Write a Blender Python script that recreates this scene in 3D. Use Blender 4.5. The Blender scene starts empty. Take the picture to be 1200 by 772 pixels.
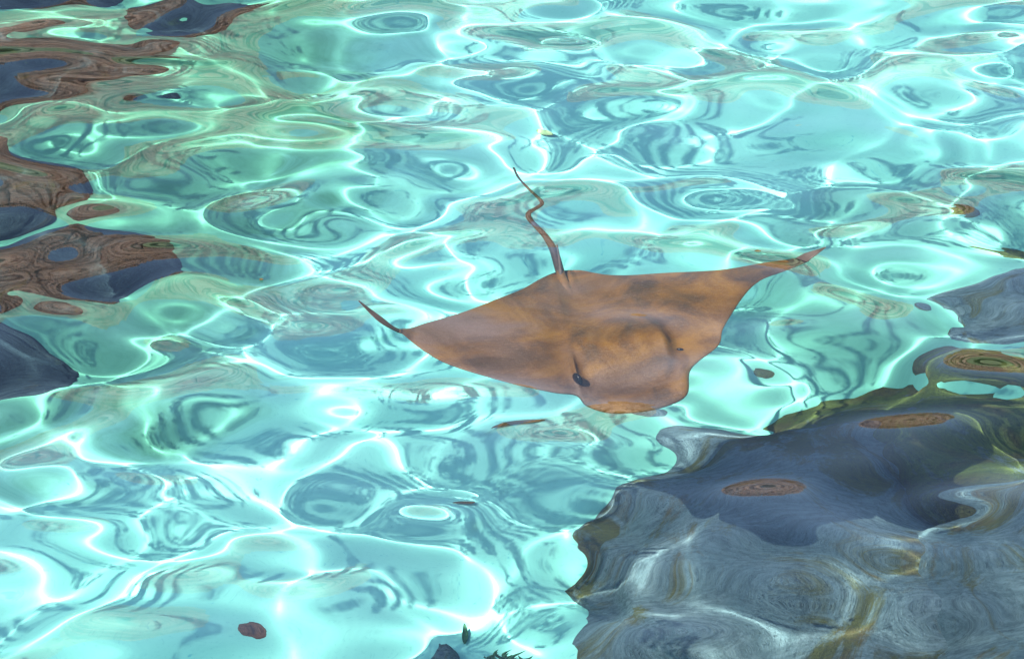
import bpy, bmesh, math, random
import numpy as np
from mathutils import Vector, Matrix, noise

random.seed(7)
RNG = np.random.RandomState(21)
sc = bpy.context.scene
COL = sc.collection

# ------------------------------------------------------------------ camera
FW, FH = 1200.0, 772.0
CAM_EL = math.radians(27.0)
CAM_D = 7.2
HALF_W = 1.22                      # half the width of the frame at the aim point (m)
cam_loc = Vector((0, -CAM_D * math.cos(CAM_EL), CAM_D * math.sin(CAM_EL)))
cd = bpy.data.cameras.new('camera')
cd.sensor_width = 36.0
cd.lens = 18.0 * CAM_D / HALF_W
cd.clip_start = 0.1
cd.clip_end = 3000
cam = bpy.data.objects.new('camera', cd)
cam.location = cam_loc
cam.rotation_euler = (math.pi / 2 - CAM_EL, 0, 0)
COL.objects.link(cam)
sc.camera = cam

# ------------------------------------------------------------------ sky and sun
SUN_EL = math.radians(51)
SUN_AZ = Vector((-0.96, -0.28)).normalized()      # horizontal direction towards the sun
sun_dir = Vector((SUN_AZ.x * math.cos(SUN_EL), SUN_AZ.y * math.cos(SUN_EL), math.sin(SUN_EL)))
w = bpy.data.worlds.new('World')
sc.world = w
w.use_nodes = True
nt = w.node_tree
sky = nt.nodes.new('ShaderNodeTexSky')
sky.sky_type = 'NISHITA'
sky.sun_disc = False
sky.sun_elevation = SUN_EL
sky.sun_rotation = math.atan2(SUN_AZ.x, SUN_AZ.y)
sky.air_density = 1.0
sky.dust_density = 0.6
bg = nt.nodes['Background']
bg.inputs['Strength'].default_value = 0.15
nt.links.new(sky.outputs['Color'], bg.inputs['Color'])
sl = bpy.data.lights.new('sun', 'SUN')
sl.energy = 4.2
sl.angle = math.radians(0.4)
sl.color = (1.0, 0.955, 0.89)
so = bpy.data.objects.new('sun', sl)
so.rotation_euler = sun_dir.to_track_quat('Z', 'Y').to_euler()
so.location = sun_dir * 30
COL.objects.link(so)
sl.cycles.is_caustics_light = True

vs = sc.view_settings
vs.view_transform = 'Standard'
vs.look = 'None'
vs.exposure = 1.5
vs.gamma = 1.0
vs.use_curve_mapping = False
cy = sc.cycles
cy.use_denoising = True
cy.max_bounces = 10
cy.transmission_bounces = 8
cy.diffuse_bounces = 3
cy.glossy_bounces = 4
cy.transparent_max_bounces = 6
cy.sample_clamp_direct = 0.0
cy.sample_clamp_indirect = 6.0
cy.caustics_reflective = False
cy.caustics_refractive = True
cy.blur_glossy = 0.3

# ------------------------------------------------------------------ helpers
DEPTH = 1.2                        # water depth over the pool floor
N_W = 1.333

def pix_ray(u, v):
    x = (u - FW / 2) / (FW / 2) * HALF_W / CAM_D
    y = -(v - FH / 2) / (FW / 2) * HALF_W / CAM_D
    d = Vector((x, y, -1.0))
    d.rotate(cam.rotation_euler)
    return d.normalized()

def at(u, v, z):
    """World point at height z seen through pixel (u, v); refracts at still water when z < 0."""
    d = pix_ray(u, v)
    if z >= 0:
        t = (z - cam_loc.z) / d.z
        return cam_loc + d * t
    t = -cam_loc.z / d.z
    p = cam_loc + d * t
    hx, hy = d.x / N_W, d.y / N_W
    hz = -math.sqrt(max(1e-6, 1 - hx * hx - hy * hy))
    s = z / hz
    return Vector((p.x + hx * s, p.y + hy * s, z))

def mesh_obj(name, verts, faces, mat=None, parent=None, smooth=True):
    me = bpy.data.meshes.new(name)
    if isinstance(verts, np.ndarray):
        me.vertices.add(len(verts)); me.vertices.foreach_set('co', verts.astype(np.float32).ravel())
        f = np.asarray(faces, dtype=np.int32); k = f.shape[1]
        me.loops.add(f.size); me.loops.foreach_set('vertex_index', f.ravel())
        me.polygons.add(len(f))
        me.polygons.foreach_set('loop_start', np.arange(0, f.size, k, dtype=np.int32))
        me.polygons.foreach_set('loop_total', np.full(len(f), k, dtype=np.int32))
        me.update(calc_edges=True)
    else:
        me.from_pydata([tuple(v) for v in verts], [], faces)
    me.validate()
    if smooth:
        me.polygons.foreach_set('use_smooth', np.ones(len(me.polygons), dtype=bool))
    if mat: me.materials.append(mat)
    o = bpy.data.objects.new(name, me)
    COL.objects.link(o)
    if parent: o.parent = parent
    return o

def tag(o, label=None, cat=None, group=None, kind=None):
    if label: o['label'] = label
    if cat: o['category'] = cat
    if group: o['group'] = group
    if kind: o['kind'] = kind
    return o

def empty(name, loc=(0, 0, 0)):
    o = bpy.data.objects.new(name, None)
    o.location = loc
    o.empty_display_size = 0.1
    COL.objects.link(o)
    return o

def receiver(o):
    o.cycles.is_caustics_receiver = True
    return o

class NB:
    """small node-tree builder"""
    def __init__(self, name):
        self.m = bpy.data.materials.new(name); self.m.use_nodes = True
        self.t = self.m.node_tree; self.n = self.t.nodes; self.l = self.t.links
        self.b = self.n['Principled BSDF']; self.out = self.n['Material Output']
    def node(self, typ, **kw):
        n = self.n.new(typ)
        for k, v in kw.items(): setattr(n, k, v)
        return n
    def link(self, a, b): self.l.new(a, b)
    def coord(self, kind='Object', scale=(1, 1, 1)):
        c = self.node('ShaderNodeTexCoord'); mp = self.node('ShaderNodeMapping')
        mp.inputs['Scale'].default_value = scale
        self.link(c.outputs[kind], mp.inputs['Vector']); return mp.outputs['Vector']
    def noise(self, vec, scale, detail=4, rough=0.55, dist=0.0):
        n = self.node('ShaderNodeTexNoise')
        n.inputs['Scale'].default_value = scale; n.inputs['Detail'].default_value = detail
        n.inputs['Roughness'].default_value = rough; n.inputs['Distortion'].default_value = dist
        self.link(vec, n.inputs['Vector']); return n.outputs['Fac']
    def ramp(self, fac, stops):
        r = self.node('ShaderNodeValToRGB')
        e = r.color_ramp.elements
        while len(e) < len(stops): e.new(0.5)
        for i, (p, c) in enumerate(stops):
            e[i].position = p
            e[i].color = (c[0], c[1], c[2], 1) if hasattr(c, '__len__') else (c, c, c, 1)
        self.link(fac, r.inputs['Fac']); return r.outputs['Color']
    def mix(self, fac, a, b, mode='MIX'):
        m = self.node('ShaderNodeMix', data_type='RGBA', blend_type=mode)
        for s, v in ((m.inputs[0], fac), (m.inputs[6], a), (m.inputs[7], b)):
            if hasattr(v, 'links') or hasattr(v, 'is_linked'): self.link(v, s)
            else: s.default_value = v if not hasattr(v, '__len__') else (v[0], v[1], v[2], 1)
        return m.outputs[2]
    def math(self, op, a, b=0.0):
        m = self.node('ShaderNodeMath', operation=op)
        for s, v in ((m.inputs[0], a), (m.inputs[1], b)):
            if hasattr(v, 'is_linked'): self.link(v, s)
            else: s.default_value = v
        return m.outputs[0]
    def bump(self, h, strength=0.4, dist=0.02):
        b = self.node('ShaderNodeBump')
        b.inputs['Strength'].default_value = strength; b.inputs['Distance'].default_value = dist
        self.link(h, b.inputs['Height']); self.link(b.outputs['Normal'], self.b.inputs['Normal'])
    def base(self, c, rough=0.8, spec=0.3):
        if hasattr(c, 'is_linked'): self.link(c, self.b.inputs['Base Color'])
        else: self.b.inputs['Base Color'].default_value = (*c, 1)
        self.b.inputs['Roughness'].default_value = rough
        self.b.inputs['Specular IOR Level'].default_value = spec
        return self.m

# ------------------------------------------------------------------ materials
def m_water():
    k = NB('clear_water')
    g = k.node('ShaderNodeBsdfGlass')
    g.inputs['IOR'].default_value = N_W
    g.inputs['Roughness'].default_value = 0.0
    k.link(g.outputs[0], k.out.inputs['Surface'])
    return k.m

def m_floor():
    k = NB('pool_floor_paint')
    v = k.coord('Object')
    v0 = v
    n1 = k.noise(v, 1.3, 5)
    c = k.ramp(n1, [(0.35, (0.175, 0.56, 0.44)), (0.65, (0.225, 0.61, 0.505))])
    n2 = k.noise(v, 9.0, 6, 0.65)
    c = k.mix(k.ramp(n2, [(0.55, 0.0), (0.78, 0.35)]), c, (0.12, 0.45, 0.38))
    n3 = k.noise(v, 38.0, 3, 0.6)
    c = k.mix(k.ramp(n3, [(0.66, 0.0), (0.74, 0.6)]), c, (0.06, 0.36, 0.38))
    n4 = k.noise(v, 120.0, 4, 0.7)
    c = k.mix(k.ramp(n4, [(0.56, 0.0), (0.72, 0.45)]), c, (0.10, 0.40, 0.34))
    # algae growing over the paint, thick round the dark boulders and beside the right-hand ones
    for (u, v, sx, sy, amt) in ((110, 110, 0.95, 1.3, 0.95), (50, 330, 0.62, 0.95, 0.9), (900, 480, 0.55, 0.8, 0.55), (1120, 330, 0.5, 0.8, 0.5)):
        p = at(u, v, -DEPTH)
        q = k.node('ShaderNodeMapping')
        q.inputs['Scale'].default_value = (1 / sx, 1 / sy, 1)
        q.inputs['Location'].default_value = (-p.x / sx, -p.y / sy, 0)
        k.link(v0, q.inputs['Vector'])
        sep = k.node('ShaderNodeSeparateXYZ'); k.link(q.outputs[0], sep.inputs[0])
        d = k.math('ADD', k.math('POWER', k.math('ABSOLUTE', sep.outputs[0]), 2), k.math('POWER', k.math('ABSOLUTE', sep.outputs[1]), 2))
        d = k.math('ADD', k.math('SQRT', d), k.math('MULTIPLY', k.math('SUBTRACT', k.noise(v0, 3.2, 7, 0.65, 0.5), 0.5), 1.2))
        d = k.math('MULTIPLY', d, 0.8)
        mask = k.ramp(d, [(0.62, amt), (1.0, 0.0)])
        c = k.mix(mask, c, k.mix(k.noise(v0, 15, 6, 0.7), (0.03, 0.15, 0.08), (0.11, 0.36, 0.24)))
    return k.base(c, 0.9, 0.0)

def m_rock(name, lo, hi, algae, amount, scale=3.0):
    k = NB(name)
    v = k.coord('Object')
    n1 = k.noise(v, scale, 7, 0.62)
    c = k.ramp(n1, [(0.3, lo), (0.7, hi)])
    vs_ = k.coord('Object', (3, 14, 9))
    n2 = k.noise(vs_, 5.0, 6, 0.7)
    c = k.mix(k.ramp(n2, [(0.42, 0.55), (0.6, 0.0)]), c, tuple(x * 0.55 for x in lo))
    n3 = k.noise(v, scale * 1.1, 8, 0.68, 1.2)
    green = k.mix(k.noise(k.coord('Object', (2, 6, 4)), 12, 7, 0.75, 1.0), tuple(x * 0.25 for x in algae), tuple(x * 1.25 for x in algae))
    green = k.mix(k.ramp(k.noise(v, 7, 4), [(0.5, 0.0), (0.65, 0.5)]), green, (0.12, 0.075, 0.03))
    c = k.mix(k.ramp(n3, [(0.62 - amount * 0.25, 0.0), (0.70 - amount * 0.25, 0.9)]), c, green)
    c = k.mix(k.ramp(k.noise(v, 45, 8, 0.75), [(0.40, 0.35), (0.5, 0.0)]), c, tuple(x * 0.3 for x in lo))
    k.bump(k.noise(v, 18, 9, 0.75), 1.0, 0.05)
    return k.base(c, 0.9, 0.0)

def m_simple(name, a, b, scale=8, rough=0.8, bump=0.3):
    k = NB(name)
    v = k.coord('Object')
    c = k.ramp(k.noise(v, scale, 5, 0.6), [(0.3, a), (0.7, b)])
    if bump: k.bump(k.noise(v, scale * 3, 6, 0.7), bump, 0.02)
    return k.base(c, rough, 0.2)

def m_sandstone():
    k = NB('layered_sandstone')
    v = k.coord('Object', (1, 1, 5))
    oi = k.node('ShaderNodeObjectInfo')
    c = k.ramp(k.noise(v, 3, 6, 0.65), [(0.3, (0.58, 0.39, 0.275)), (0.7, (0.77, 0.57, 0.43))])
    t = k.ramp(oi.outputs['Random'], [(0, (0.75, 0.7, 0.66)), (0.5, (1.0, 0.95, 0.9)), (1, (1.12, 1.1, 1.08))])
    c = k.mix(1.0, c, t, 'MULTIPLY')
    k.bump(k.noise(v, 14, 8, 0.7), 0.8, 0.03)
    return k.base(c, 0.9, 0.1)

def m_ray():
    k = NB('ray_skin')
    v = k.coord('Object')
    n1 = k.noise(v, 6.5, 6, 0.6, 0.8)
    gold = k.ramp(n1, [(0.36, (0.045, 0.020, 0.001)), (0.5, (0.125, 0.052, 0.002)), (0.64, (0.205, 0.095, 0.008))])
    grey = k.ramp(n1, [(0.36, (0.085, 0.047, 0.022)), (0.64, (0.16, 0.095, 0.058))])  # grey partly stands for sky reflected in the water, painted into the skin
    big = k.noise(k.coord('Object', (1, 1.6, 1)), 2.6, 4, 0.55, 0.9)
    sx = k.node('ShaderNodeSeparateXYZ'); k.link(v, sx.inputs[0])
    big = k.math('ADD', big, k.math('MULTIPLY', sx.outputs[0], -0.30))  # more of the painted sky grey towards the left wing
    c = k.mix(k.ramp(big, [(0.48, 0.0), (0.66, 1.0)]), gold, grey)
    n2 = k.noise(k.coord('Object', (1, 2.5, 1)), 26, 6, 0.7, 0.6)
    c = k.mix(k.ramp(n2, [(0.5, 0.0), (0.75, 0.4)]), c, (0.09, 0.045, 0.008))
    n5 = k.noise(k.coord('Object', (1, 3, 1)), 90, 5, 0.75)
    c = k.mix(k.ramp(n5, [(0.54, 0.0), (0.68, 0.35)]), c, (0.27, 0.18, 0.10))
    c = k.mix(k.ramp(k.noise(v, 150, 3, 0.7), [(0.60, 0.0), (0.70, 0.5)]), c, (0.06, 0.03, 0.01))
    k.bump(k.noise(v, 55, 7, 0.75), 0.45, 0.008)
    return k.base(c, 0.45, 0.35)

MAT = dict(
    water=m_water(), floor=m_floor(),
    rock=m_rock('submerged_blue_grey_rock', (0.115, 0.22, 0.24), (0.24, 0.36, 0.37), (0.13, 0.15, 0.035), 0.5),
    rock_algae=m_rock('algae_covered_rock', (0.10, 0.17, 0.18), (0.20, 0.29, 0.29), (0.13, 0.20, 0.035), 1.1),
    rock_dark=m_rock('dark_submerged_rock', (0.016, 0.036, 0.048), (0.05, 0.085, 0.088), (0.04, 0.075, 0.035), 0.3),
    rock_reflection=m_rock('brown_reflection_stone', (0.16, 0.085, 0.045), (0.36, 0.21, 0.13), (0.06, 0.07, 0.02), 0.1),
    sandstone=m_sandstone(), mossy=m_simple('mossy_sandstone', (0.10, 0.16, 0.07), (0.24, 0.26, 0.14), 4), ray=m_ray(),
    joint=m_simple('dark_wall_joint', (0.13, 0.095, 0.065), (0.19, 0.14, 0.10)),
    earth=m_simple('sandy_ground', (0.28, 0.21, 0.14), (0.38, 0.29, 0.2), 2),
    leaf=m_simple('shrub_leaf', (0.035, 0.075, 0.02), (0.07, 0.13, 0.035), 5, 0.6, 0),
    bark=m_simple('shrub_stem', (0.08, 0.055, 0.035), (0.12, 0.09, 0.06)),
    weed=m_simple('dark_water_weed', (0.012, 0.06, 0.03), (0.02, 0.10, 0.045), 9, 0.7, 0),
    dead_leaf=m_simple('brown_wet_leaf', (0.05, 0.035, 0.012), (0.14, 0.10, 0.03), 30, 0.6, 0),
    yellow_leaf=m_simple('yellow_green_leaf', (0.26, 0.46, 0.20), (0.34, 0.50, 0.22), 30, 0.6, 0),
    black=m_simple('black_eye', (0.006, 0.005, 0.004), (0.012, 0.01, 0.008), 30, 0.2, 0),
    tail=m_simple('dark_tail_skin', (0.03, 0.02, 0.015), (0.06, 0.042, 0.032), 30, 0.5, 0.1),
    spine=m_simple('tail_spine', (0.06, 0.045, 0.035), (0.12, 0.09, 0.07), 30, 0.5, 0),
)

# ------------------------------------------------------------------ pool: floor, ground, water
POOL = (-7.5, 5.5, -9.0, 6.6)      # x0 x1 y0 y1
def floor_z(x, y):
    return -DEPTH + 0.05 * np.sin(0.9 * x + 0.4) * np.cos(0.8 * y) + 0.02 * np.sin(2.3 * x - 1.7 * y)

def grid_mesh(xs, ys, zf):
    X, Y = np.meshgrid(xs, ys)
    Z = zf(X, Y)
    v = np.stack([X, Y, Z], -1).reshape(-1, 3)
    nx, ny = len(xs), len(ys)
    i = np.arange(ny - 1)[:, None] * nx + np.arange(nx - 1)[None, :]
    f = np.stack([i, i + 1, i + nx + 1, i + nx], -1).reshape(-1, 4)
    return v, f

fv, ff = grid_mesh(np.linspace(POOL[0] - 0.4, POOL[1] + 0.4, 120), np.linspace(POOL[2] - 0.4, POOL[3] + 0.4, 120), floor_z)
pf = receiver(mesh_obj('pool_floor', fv, ff, MAT['floor'])); tag(pf, kind='structure')

# the land around the pool, one sheet with the pool cut out of it, reaching the horizon
def ground_sheet():
    x0, x1, y0, y1 = POOL
    R = 900.0
    v = [(x0, y0, 0.18), (x1, y0, 0.18), (x1, y1, 0.18), (x0, y1, 0.18),
         (-R, -R, 0.18), (R, -R, 0.18), (R, R, 0.18), (-R, R, 0.18),
         (x0, y0, -2.0), (x1, y0, -2.0), (x1, y1, -2.0), (x0, y1, -2.0)]
    f = [(0, 4, 5, 1), (1, 5, 6, 2), (2, 6, 7, 3), (3, 7, 4, 0),
         (0, 1, 9, 8), (1, 2, 10, 9), (2, 3, 11, 10), (3, 0, 8, 11)]
    return mesh_obj('ground', v, f, MAT['earth'], smooth=False)
gr = receiver(ground_sheet()); tag(gr, kind='structure')

# waves: a random sea of short ripples, elongated across the view
def wave_set():
    W = []
    for lam, slope, n, spread, mean in ((0.90, 0.066, 9, 0.60, 1.78), (0.39, 0.072, 20, 0.72, 1.75),
                                        (0.235, 0.055, 26, 0.85, 1.68), (0.14, 0.010, 18, 1.2, 1.6)):
        for i in range(n):
            l = lam * RNG.uniform(0.8, 1.28)
            a = mean + RNG.normal(0, spread)
            kx, ky = math.cos(a) * 2 * math.pi / l, math.sin(a) * 2 * math.pi / l
            amp = slope * math.sqrt(2.0 / n) * l / (2 * math.pi)
            W.append((kx, ky, amp, RNG.uniform(0, 6.283)))
    return W
WAVES = wave_set()
def spaced(lo, flo, fhi, hi, step):
    core = list(np.arange(flo, fhi + 1e-6, step))
    a, s = [flo], step
    while a[-1] > lo:
        s *= 1.18; a.append(max(lo, a[-1] - s))
    b, s = [core[-1]], step
    while b[-1] < hi:
        s *= 1.18; b.append(min(hi, b[-1] + s))
    return np.array(a[1:][::-1] + core + b[1:])
def ramp01(t): t = np.clip(t, 0, 1); return t * t * (3 - 2 * t)
def water_z(X, Y):
    Z = np.zeros_like(X)
    for kx, ky, amp, ph in WAVES:
        Z += amp * np.sin(kx * X + ky * Y + ph)
    # the ripples calm down far from the swimming ray, where the sheet's mesh is coarse
    e = ramp01((X + 4.3) / 1.0) * ramp01((3.8 - X) / 1.0) * ramp01((Y + 3.6) / 1.0) * ramp01((6.0 - Y) / 1.0)
    # the ray's body stills the shortest ripples right above it
    near = np.exp(-(((X - 0.18) / 0.45) ** 2 + ((Y + 0.02) / 0.35) ** 2))
    return Z * e * (1 - 0.12 * near)
wx = spaced(POOL[0] + 0.01, -2.8, 2.3, POOL[1] - 0.01, 0.0105)
wy = spaced(POOL[2] + 0.01, -2.3, 5.0, POOL[3] - 0.01, 0.0105)
wv, wf = grid_mesh(wx, wy, water_z)
water = mesh_obj('water', wv, wf, MAT['water']); tag(water, kind='structure')
water.cycles.is_caustics_caster = True

# ------------------------------------------------------------------ submerged rocks
def rock(name, centre, size, mat, seed, label, rough=0.28, flat=0.0, group=None, sub=5, rotz=0.0, cat='rock'):
    bm = bmesh.new()
    bmesh.ops.create_icosphere(bm, subdivisions=sub, radius=1.0)
    off = Vector((seed * 7.31, seed * 3.17, seed * 1.93))
    R = Matrix.Rotation(rotz, 3, 'Z')
    for vtx in bm.verts:
        d = vtx.co.normalized()
        h = noise.fractal(d * 1.1 + off, 1.0, 2.0, 3) * rough + noise.fractal(d * 3.5 + off, 1.0, 2.0, 4) * rough * 0.28
        rdg = 1 - abs(noise.noise(d * 2.2 + off * 2)) * 2
        h += max(0, rdg) * rough * 0.18
        p = d * (1 + h)
        if flat and p.z > flat: p.z = flat + (p.z - flat) * 0.3
        vtx.co = R @ Vector((p.x * size[0], p.y * size[1], p.z * size[2]))
    me = bpy.data.meshes.new(name); bm.to_mesh(me); bm.free()
    me.polygons.foreach_set('use_smooth', np.ones(len(me.polygons), dtype=bool))
    me.materials.append(mat)
    o = bpy.data.objects.new(name, me); o.location = centre
    COL.objects.link(o); receiver(o)
    tag(o, label, cat, group)
    return o

def on_floor(u, v, dz=0.0):
    p = at(u, v, -DEPTH)
    return (p.x, p.y, -DEPTH + dz)

ROCKS = [
    # px, py, z, size, mat, label
    (930, 690, -1.26, (0.58, 0.68, 0.33), 'rock', 'huge smooth blue grey boulder under water in front of the ray', .20, 3),
    (1060, 500, -1.26, (0.42, 0.32, 0.25), 'rock_algae', 'submerged boulder with a green algae top beside the ray head', .22, 5),
    (1190, 395, -1.26, (0.28, 0.26, 0.20), 'rock', 'rounded grey boulder under water beyond the algae covered one', .28, 8),
    (1215, 570, -1.2, (0.38, 0.40, 0.34), 'rock_algae', 'submerged boulder patched with dark algae against the huge blue grey one', .26, 11),
    (1250, 750, -1.2, (0.46, 0.50, 0.36), 'rock', 'smooth blue grey boulder wedged against the huge one and the algae patched one', .24, 37),
    (1180, 285, -1.24, (0.16, 0.09, 0.09), 'rock_algae', 'small dark algae covered rock on the pale pool floor', .3, 14),
    (478, 785, -1.2, (0.05, 0.08, 0.14), 'rock', 'small pointed blue grey stone standing on the pool floor', .2, 17),
    (290, 785, -1.2, (0.07, 0.08, 0.045), 'rock_reflection', 'small reddish brown stone standing in for a brown reflection, on the pool floor', .25, 20),  # added lump in place of a brown reflection on the water
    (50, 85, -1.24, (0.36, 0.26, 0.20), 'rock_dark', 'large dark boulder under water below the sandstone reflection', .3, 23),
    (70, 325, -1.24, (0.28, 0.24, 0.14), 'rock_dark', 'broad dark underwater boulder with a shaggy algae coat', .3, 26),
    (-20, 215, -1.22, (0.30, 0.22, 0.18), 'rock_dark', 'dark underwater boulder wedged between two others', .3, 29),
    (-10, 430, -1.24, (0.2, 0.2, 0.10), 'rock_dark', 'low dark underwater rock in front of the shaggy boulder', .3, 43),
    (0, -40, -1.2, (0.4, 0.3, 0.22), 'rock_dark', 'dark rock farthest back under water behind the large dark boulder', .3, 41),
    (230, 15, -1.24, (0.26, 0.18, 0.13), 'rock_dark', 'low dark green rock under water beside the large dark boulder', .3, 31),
]
for u, v, z, s, m, lab, r, seed in ROCKS:
    p = at(u, v, z)
    rock('boulder' if max(s) > 0.25 else 'stone', (p.x, p.y, z), s, MAT[m], seed, lab, r)

# ------------------------------------------------------------------ the ray
def catmull(P, n):
    P = np.array(P, float); m = len(P); out = []
    t = np.linspace(0, m - 1, n)
    for x in t:
        i = min(int(x), m - 2); f = x - i
        p0, p1, p2, p3 = P[max(i - 1, 0)], P[i], P[i + 1], P[min(i + 2, m - 1)]
        out.append(0.5 * ((2 * p1) + (p2 - p0) * f + (2 * p0 - 5 * p1 + 4 * p2 - p3) * f * f + (3 * p1 - p0 - 3 * p2 + p3) * f ** 3))
    return np.array(out)

# stations from wing tip to wing tip: leading edge (u, v), trailing edge (u, v), mid height z, thickness
ST = [
    ((420, 353), (421, 352), 0.075, 0.002), ((444, 377), (447, 371), 0.045, 0.004), ((470, 391), (470, 386), 0.016, 0.008),
    ((490, 405), (500, 378), -0.004, 0.013), ((520, 421), (535, 366), -0.018, 0.020), ((565, 436), (575, 352), -0.028, 0.028),
    ((610, 449), (610, 340), -0.036, 0.038), ((648, 456), (632, 328), -0.042, 0.052), ((674, 458), (645, 322), -0.046, 0.066),
    ((687, 472), (655, 319), -0.048, 0.080), ((717, 484), (664, 318), -0.048, 0.088), ((750, 484), (673, 318), -0.048, 0.090),
    ((786, 474), (683, 319), -0.048, 0.086), ((808, 460), (696, 322), -0.046, 0.076), ((810, 437), (714, 325), -0.042, 0.064),
    ((820, 424), (742, 326), -0.038, 0.050), ((843, 403), (780, 324), -0.032, 0.038), ((848, 384), (816, 322), -0.026, 0.028),
    ((868, 352), (850, 319), -0.018, 0.020), ((890, 332), (876, 315), -0.006, 0.014), ((921, 320), (908, 308), 0.012, 0.009),
    ((949, 304), (939, 298), 0.036, 0.006), ((968, 290), (968, 289), 0.062, 0.002)]
NS, NC = 150, 44
stc = catmull([(a[0], a[1], b[0], b[1], z, t) for a, b, z, t in ST], NS)
# the animal rides the swell: its mid plane follows the smoothed water level, a few centimetres down
mid = [at((q[0] + q[2]) / 2, (q[1] + q[3]) / 2, -0.03) for q in stc]
lev = np.array([float(water_z(np.array(p.x), np.array(p.y))) for p in mid])
kern = np.exp(-np.linspace(-2, 2, 25) ** 2); kern /= kern.sum()
lev_c = np.convolve(np.pad(lev, 12, 'edge'), kern, 'valid')
tipw = np.clip((np.abs(np.arange(NS) - (NS - 1) / 2) / (NS / 2) - 0.7) / 0.25, 0, 1)
lev = lev_c * (1 - tipw) + lev * tipw
top = np.zeros((NS, NC, 3)); bot = np.zeros((NS, NC, 3))
midz = []
def G(x): return math.exp(-x * x)
for i in range(NS):
    lu, lv, tu, tv, _, th = stc[i]
    th = max(th, 0.0015)
    z = float(lev[i]) - 0.017 - 0.95 * th
    e = max(0.0, 2.6 - i / (NS - 1) * 22) / 2.6 + 0.8 * max(0.0, i / (NS - 1) * 22 - 20.2) / 1.8
    z += 0.085 * e
    midz.append(z)
    L = at(lu, lv, z); T = at(tu, tv, z)
    sp = i / (NS - 1) * 22
    for j in range(NC):
        c = 0.5 - 0.5 * math.cos(math.pi * j / (NC - 1))
        p = L.lerp(T, c)
        prof = (max(0.0, math.sin(math.pi * c ** 0.72))) ** 0.62
        prof = 0.75 * prof + 0.25 * math.sqrt(max(0, 4 * c * (1 - c)))
        zt = th * 0.40 * prof; zb = -th * 0.60 * prof
        # head: raised brow ridge, hollow snout in front of it, eye bulges, and the back's keel
        hx = sp - 11.4
        zt += 0.036 * G(hx / 1.9) * G((c - 0.40) / 0.10)
        zt -= 0.028 * G(hx / 2.0) * G((c - 0.19) / 0.07)
        zt += 0.026 * G((sp - 13.7) / 0.6) * G((c - 0.30) / 0.10)
        zt += 0.026 * G((sp - 8.5) / 0.55) * G((c - 0.20) / 0.10)
        zt -= 0.012 * G((sp - 7.4) / 0.8) * G((c - 0.25) / 0.15)
        zt -= 0.012 * G((sp - 14.8) / 0.7) * G((c - 0.35) / 0.15)
        zt += 0.004 * math.sin(sp * 1.9 + c * 6) * prof * min(1, th / 0.04)
        zt += 0.012 * G((sp - 10.2) / 0.8) * c * prof
        # pelvic fins either side of the tail
        if c > 0.8: zt -= 0.010 * G((sp - 10.2) / 2.2) * (1 - G((sp - 10.2) / 0.5)) * (c - 0.8) * 5
        top[i, j] = (p.x, p.y, p.z + max(zt, zb + 0.0008 * prof)); bot[i, j] = (p.x, p.y, p.z + zb)
ray_z = midz[int(10.4 / 22 * (NS - 1))]
def loft(top, bot):
    n, m = top.shape[:2]
    ring = np.concatenate([top, bot[:, ::-1][:, 1:-1]], 1)          # closed ring per station
    k = ring.shape[1]
    v = ring.reshape(-1, 3); f = []
    for i in range(n - 1):
        for j in range(k):
            a, b = i * k + j, i * k + (j + 1) % k
            f.append((a, b, b + k, a + k))
    f.append(tuple(range(k))[::-1]); f.append(tuple(range((n - 1) * k, n * k)))
    return [tuple(x) for x in v], f
def tube(pts, radii, seg=12):
    v, f = [], []
    n = len(pts)
    for i, p in enumerate(pts):
        d = (Vector(pts[min(i + 1, n - 1)]) - Vector(pts[max(i - 1, 0)])).normalized()
        a = d.cross(Vector((0, 0, 1))).normalized(); b = a.cross(d).normalized()
        for s in range(seg):
            q = 2 * math.pi * s / seg
            v.append(tuple(Vector(p) + (a * math.cos(q) + b * math.sin(q)) * radii[i]))
    for i in range(n - 1):
        for s in range(seg):
            f.append((i * seg + s, i * seg + (s + 1) % seg, (i + 1) * seg + (s + 1) % seg, (i + 1) * seg + s))
    f.append(tuple(range(seg))[::-1]); f.append(tuple(range((n - 1) * seg, n * seg)))
    return v, f
bv, bf = loft(top, bot)
TAIL = [(671, 350, 0), (662, 333, 0), (655, 318, .006), (648, 299, .02), (639, 282, .03), (629, 269, .035), (621, 259, .04),
        (620, 251, .04), (631, 244, .04), (636, 239, .04), (630, 230, .04), (617, 215, .04), (606, 203, .042), (600, 193, .042)]
TAIL = [(u, v, ray_z + 0.012 + dz) for u, v, dz in TAIL]
tp = catmull(TAIL, 90)
tpts = [at(*p) for p in tp]
trad = [0.0105 * (1 - t) ** 1.3 + 0.0034 for t in np.linspace(0, 1, 90)]
tv_, tf_ = tube(tpts, trad)
ray_root = empty('stingray', tuple(at(690, 400, -0.08)))
def add_mesh(name, v, f, mat, parent=ray_root):
    inv = Vector(parent.location)
    o = mesh_obj(name, [tuple(Vector(x) - inv) for x in v], f, mat, parent)
    receiver(o); return o
body = add_mesh('body', bv, bf, MAT['ray'])
tail_o = add_mesh('tail', tv_, tf_, MAT['ray'])
bo = body.modifiers.new('join', 'BOOLEAN'); bo.operation = 'UNION'; bo.object = tail_o; bo.solver = 'EXACT'
bpy.context.view_layer.update()
dg = bpy.context.evaluated_depsgraph_get()
nm = bpy.data.meshes.new_from_object(body.evaluated_get(dg))
if len(nm.vertices) > len(bv):
    body.modifiers.clear(); body.data = nm
    bpy.data.objects.remove(tail_o)
else:
    body.modifiers.clear()
body.data.polygons.foreach_set('use_smooth', np.ones(len(body.data.polygons), dtype=bool))
body.data.materials.append(MAT['tail'])
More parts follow.
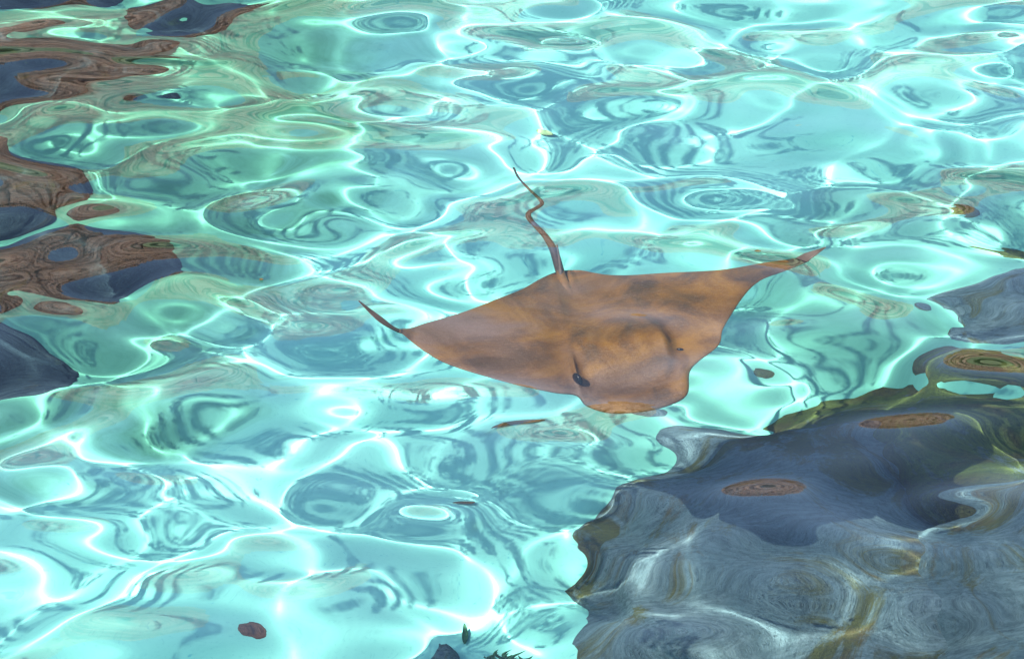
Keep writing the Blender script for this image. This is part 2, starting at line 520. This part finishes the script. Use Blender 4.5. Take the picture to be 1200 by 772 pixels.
_x0, _y0 = at(658, 318, -.05).x - ray_root.location.x, at(655, 314, -.05).y - ray_root.location.y
_x2 = at(922, 300, 0).x - ray_root.location.x
_x1 = at(468, 388, -.02).x - ray_root.location.x
for p in body.data.polygons:
    if (p.center.x < _x0 and p.center.y > _y0) or p.center.x < _x1 or p.center.x > _x2: p.material_index = 1
    else: p.material_index = 0
tag(ray_root, 'brown stingray gliding at the water surface with spread wings and thin tail', 'stingray')
def blob(name, u, v, z, size, mat, rotz=0.0):
    bm = bmesh.new(); bmesh.ops.create_icosphere(bm, subdivisions=3, radius=1)
    c = at(u, v, z); R = Matrix.Rotation(rotz, 3, 'Z')
    vv = [tuple(c + R @ Vector((x.co.x * size[0], x.co.y * size[1], x.co.z * size[2]))) for x in bm.verts]
    ff_ = [tuple(q.index for q in p.verts) for p in bm.faces]; bm.free()
    return add_mesh(name, vv, ff_, mat)
def skin_z(u, v):
    zz = ray_z
    for _ in range(6):
        p = at(u, v, zz)
        d2 = (top[:, :, 0] - p.x) ** 2 + (top[:, :, 1] - p.y) ** 2
        zz = float(top.reshape(-1, 3)[int(d2.argmin()), 2])
    return zz
blob('eye', 677, 438, skin_z(677, 438) + 0.004, (0.010, 0.024, 0.022), MAT['black'], 0.35)
blob('eye', 797, 408, skin_z(797, 408) + 0.001, (0.009, 0.006, 0.005), MAT['black'], -0.3)
sv, sf = tube([at(*p) for p in catmull([(657, 324, ray_z + .02), (655, 311, ray_z + .04), (652, 292, ray_z + .06)], 12)], list(np.linspace(0.006, 0.0015, 12)), 8)
add_mesh('sting_spine', sv, sf, MAT['spine'])

# ------------------------------------------------------------------ small things in the water
def leaf(name, u, v, z, length, width, rotz, mat, label, curl=0.2, group=None, cat='leaf'):
    n, m = 14, 5
    V, F = [], []
    for i in range(n):
        t = i / (n - 1)
        wd = width * math.sin(math.pi * min(1, t * 0.94 + 0.03)) ** 0.7
        for j in range(m):
            s = j / (m - 1) * 2 - 1
            V.append(((t - 0.5) * length, s * wd + 0.15 * width * math.sin(5 * t), curl * length * (t - 0.5) ** 2 + 0.25 * abs(s) * wd + 0.001))
    nb = len(V)
    V += [(x, y, zz - 0.0012) for x, y, zz in V]
    for i in range(n - 1):
        for j in range(m - 1):
            a = i * m + j
            F.append((a, a + m, a + m + 1, a + 1)); F.append((nb + a, nb + a + 1, nb + a + m + 1, nb + a + m))
    edge = [i * m for i in range(n)] + [(n - 1) * m + j for j in range(1, m)] + [i * m + m - 1 for i in range(n - 2, -1, -1)] + [j for j in range(m - 2, 0, -1)]
    for a, b in zip(edge, edge[1:] + edge[:1]): F.append((a, b, nb + b, nb + a))
    o = mesh_obj(name, V, F, mat); o.location = at(u, v, z); o.rotation_euler = (0, 0, rotz)
    receiver(o); tag(o, label, cat, group); return o
FZ = lambda u, v: float(floor_z(*[np.array(c) for c in at(u, v, -DEPTH)[:2]])) + 0.012
leaf('leaf', 598, 522, FZ(598, 522), 0.085, 0.018, 0.1, MAT['dead_leaf'], 'curled dark brown leaf on the pool floor below the ray')
leaf('leaf', 556, 603, FZ(556, 603), 0.085, 0.014, 0.5, MAT['dead_leaf'], 'long slanted olive leaf on the pool floor near the weeds')
leaf('leaf', 640, 145, FZ(640, 145), 0.09, 0.028, 0.9, MAT['yellow_leaf'], 'broad yellow green leaf on the pool floor beyond the tail tip')
leaf('leaf', 522, 715, FZ(522, 715), 0.11, 0.010, 1.35, MAT['weed'], 'single thin green blade on the pool floor beside the weeds')
def surf(u, v):
    p = at(u, v, 0.0); return float(water_z(np.array(p.x), np.array(p.y))) + 0.001
leaf('floating_speck', 888, 293, surf(888, 293), 0.016, 0.005, 0.0, MAT['dead_leaf'], 'tiny black speck floating by the raised wing', cat='debris')
leaf('floating_speck', 306, 324, surf(306, 324), 0.010, 0.005, 0.6, MAT['dead_leaf'], 'tiny dark speck floating between the dark boulders and the wing', cat='debris')

def weed(u, v, n, h, label, seed):
    rnd = random.Random(seed)
    root = empty('water_weed', on_floor(u, v)); tag(root, label, 'weed')
    for i in range(n):
        a = rnd.uniform(0, 6.28); r = rnd.uniform(0, 0.05); hh = h * rnd.uniform(0.5, 1)
        b = Vector((r * math.cos(a), r * math.sin(a), 0)); lean = Vector((rnd.uniform(-.4, .4), rnd.uniform(-.3, .3), 1))
        V, F = [], []
        for k in range(8):
            t = k / 7; wd = 0.016 * (1 - t) ** 0.6 + 0.001
            p = b + lean * (hh * t) + Vector((0.02 * math.sin(5 * t + a), 0, 0))
            V += [tuple(p - Vector((wd, 0, 0))), tuple(p + Vector((0, -0.003, 0))), tuple(p + Vector((wd, 0, 0))), tuple(p + Vector((0, 0.003, 0)))]
            if k:
                q = 4 * k
                for s in range(4): F.append((q - 4 + s, q - 4 + (s + 1) % 4, q + (s + 1) % 4, q + s))
        o = mesh_obj('blade', V, F, MAT['weed'], root); receiver(o)
weed(580, 790, 12, 0.16, 'short dark green water weed at the foot of the boulder', 3)
weed(615, 800, 16, 0.18, 'bushy dark green water weed on the floor beside the boulder', 4)

# ------------------------------------------------------------------ far bank seen in the reflections: sandstone wall and shrubs
def wall_h(x):
    pts = [(-8, 5.0), (-2.2, 4.4), (-1.0, 3.6), (0.2, 2.7), (1.2, 2.2), (3.0, 1.9), (6, 1.7)]
    return float(np.interp(x, [p[0] for p in pts], [p[1] for p in pts]))
WY = 6.9
wall = empty('stone_wall', (0, WY, 0.18)); tag(wall, 'tall layered beige sandstone wall on the far bank, mirrored in the ripples', 'wall')
block_meshes = []; mossy_meshes = []
for k in range(6):
    rnd = random.Random(100 + k)
    bm = bmesh.new(); bmesh.ops.create_cube(bm, size=1.0)
    for vtx in bm.verts:
        vtx.co += Vector((rnd.uniform(-.015, .015), rnd.uniform(-.10, .10), rnd.uniform(-.07, .07)))
    bmesh.ops.bevel(bm, geom=list(bm.edges), offset=0.045, segments=1, affect='EDGES')
    me = bpy.data.meshes.new('stone_block'); bm.to_mesh(me); bm.free(); me.materials.append(MAT['sandstone'])
    block_meshes.append(me)
    m2 = me.copy(); m2.materials.clear(); m2.materials.append(MAT['mossy']); mossy_meshes.append(m2)
z = 0.1; nb_ = 0
rnd = random.Random(5)
while z < 5.2 and nb_ < 295:
    ch = rnd.choice((0.18, 0.22, 0.26, 0.34))
    x = -7.6 + rnd.uniform(0, 0.5)
    while x < 5.6:
        L = rnd.uniform(0.8, 1.7)
        if z + ch < wall_h(x + L / 2) and nb_ < 298:
            o = bpy.data.objects.new('stone_block', rnd.choice(mossy_meshes if z < 0.42 else block_meshes))
            o.parent = wall; o.location = (x + L / 2, rnd.uniform(-.05, .05) + 0.8 * z, z + ch / 2); o.rotation_euler = (-0.65, 0, 0)
            o.scale = (L - 0.02, 0.6, ch - 0.025); COL.objects.link(o); nb_ += 1
        x += L
    z += ch
# dark earth core behind the joints
core_v, core_f = [], []
xs = np.linspace(-7.6, 5.6, 40)
for x in xs:
    h = max(0.3, wall_h(x) - 0.35)
    core_v += [(x, 0.0, 0), (x, 0.8 * h + 0.1, h), (x, 0.8 * h + 0.45, h), (x, 0.35, 0)]
for i in range(39):
    a = i * 4
    core_f += [(a, a + 4, a + 5, a + 1), (a + 1, a + 5, a + 6, a + 2), (a + 2, a + 6, a + 7, a + 3)]
core_f += [(0, 1, 2, 3), (156, 159, 158, 157)]
mesh_obj('joint_fill', core_v, core_f, MAT['joint'], wall, smooth=False)
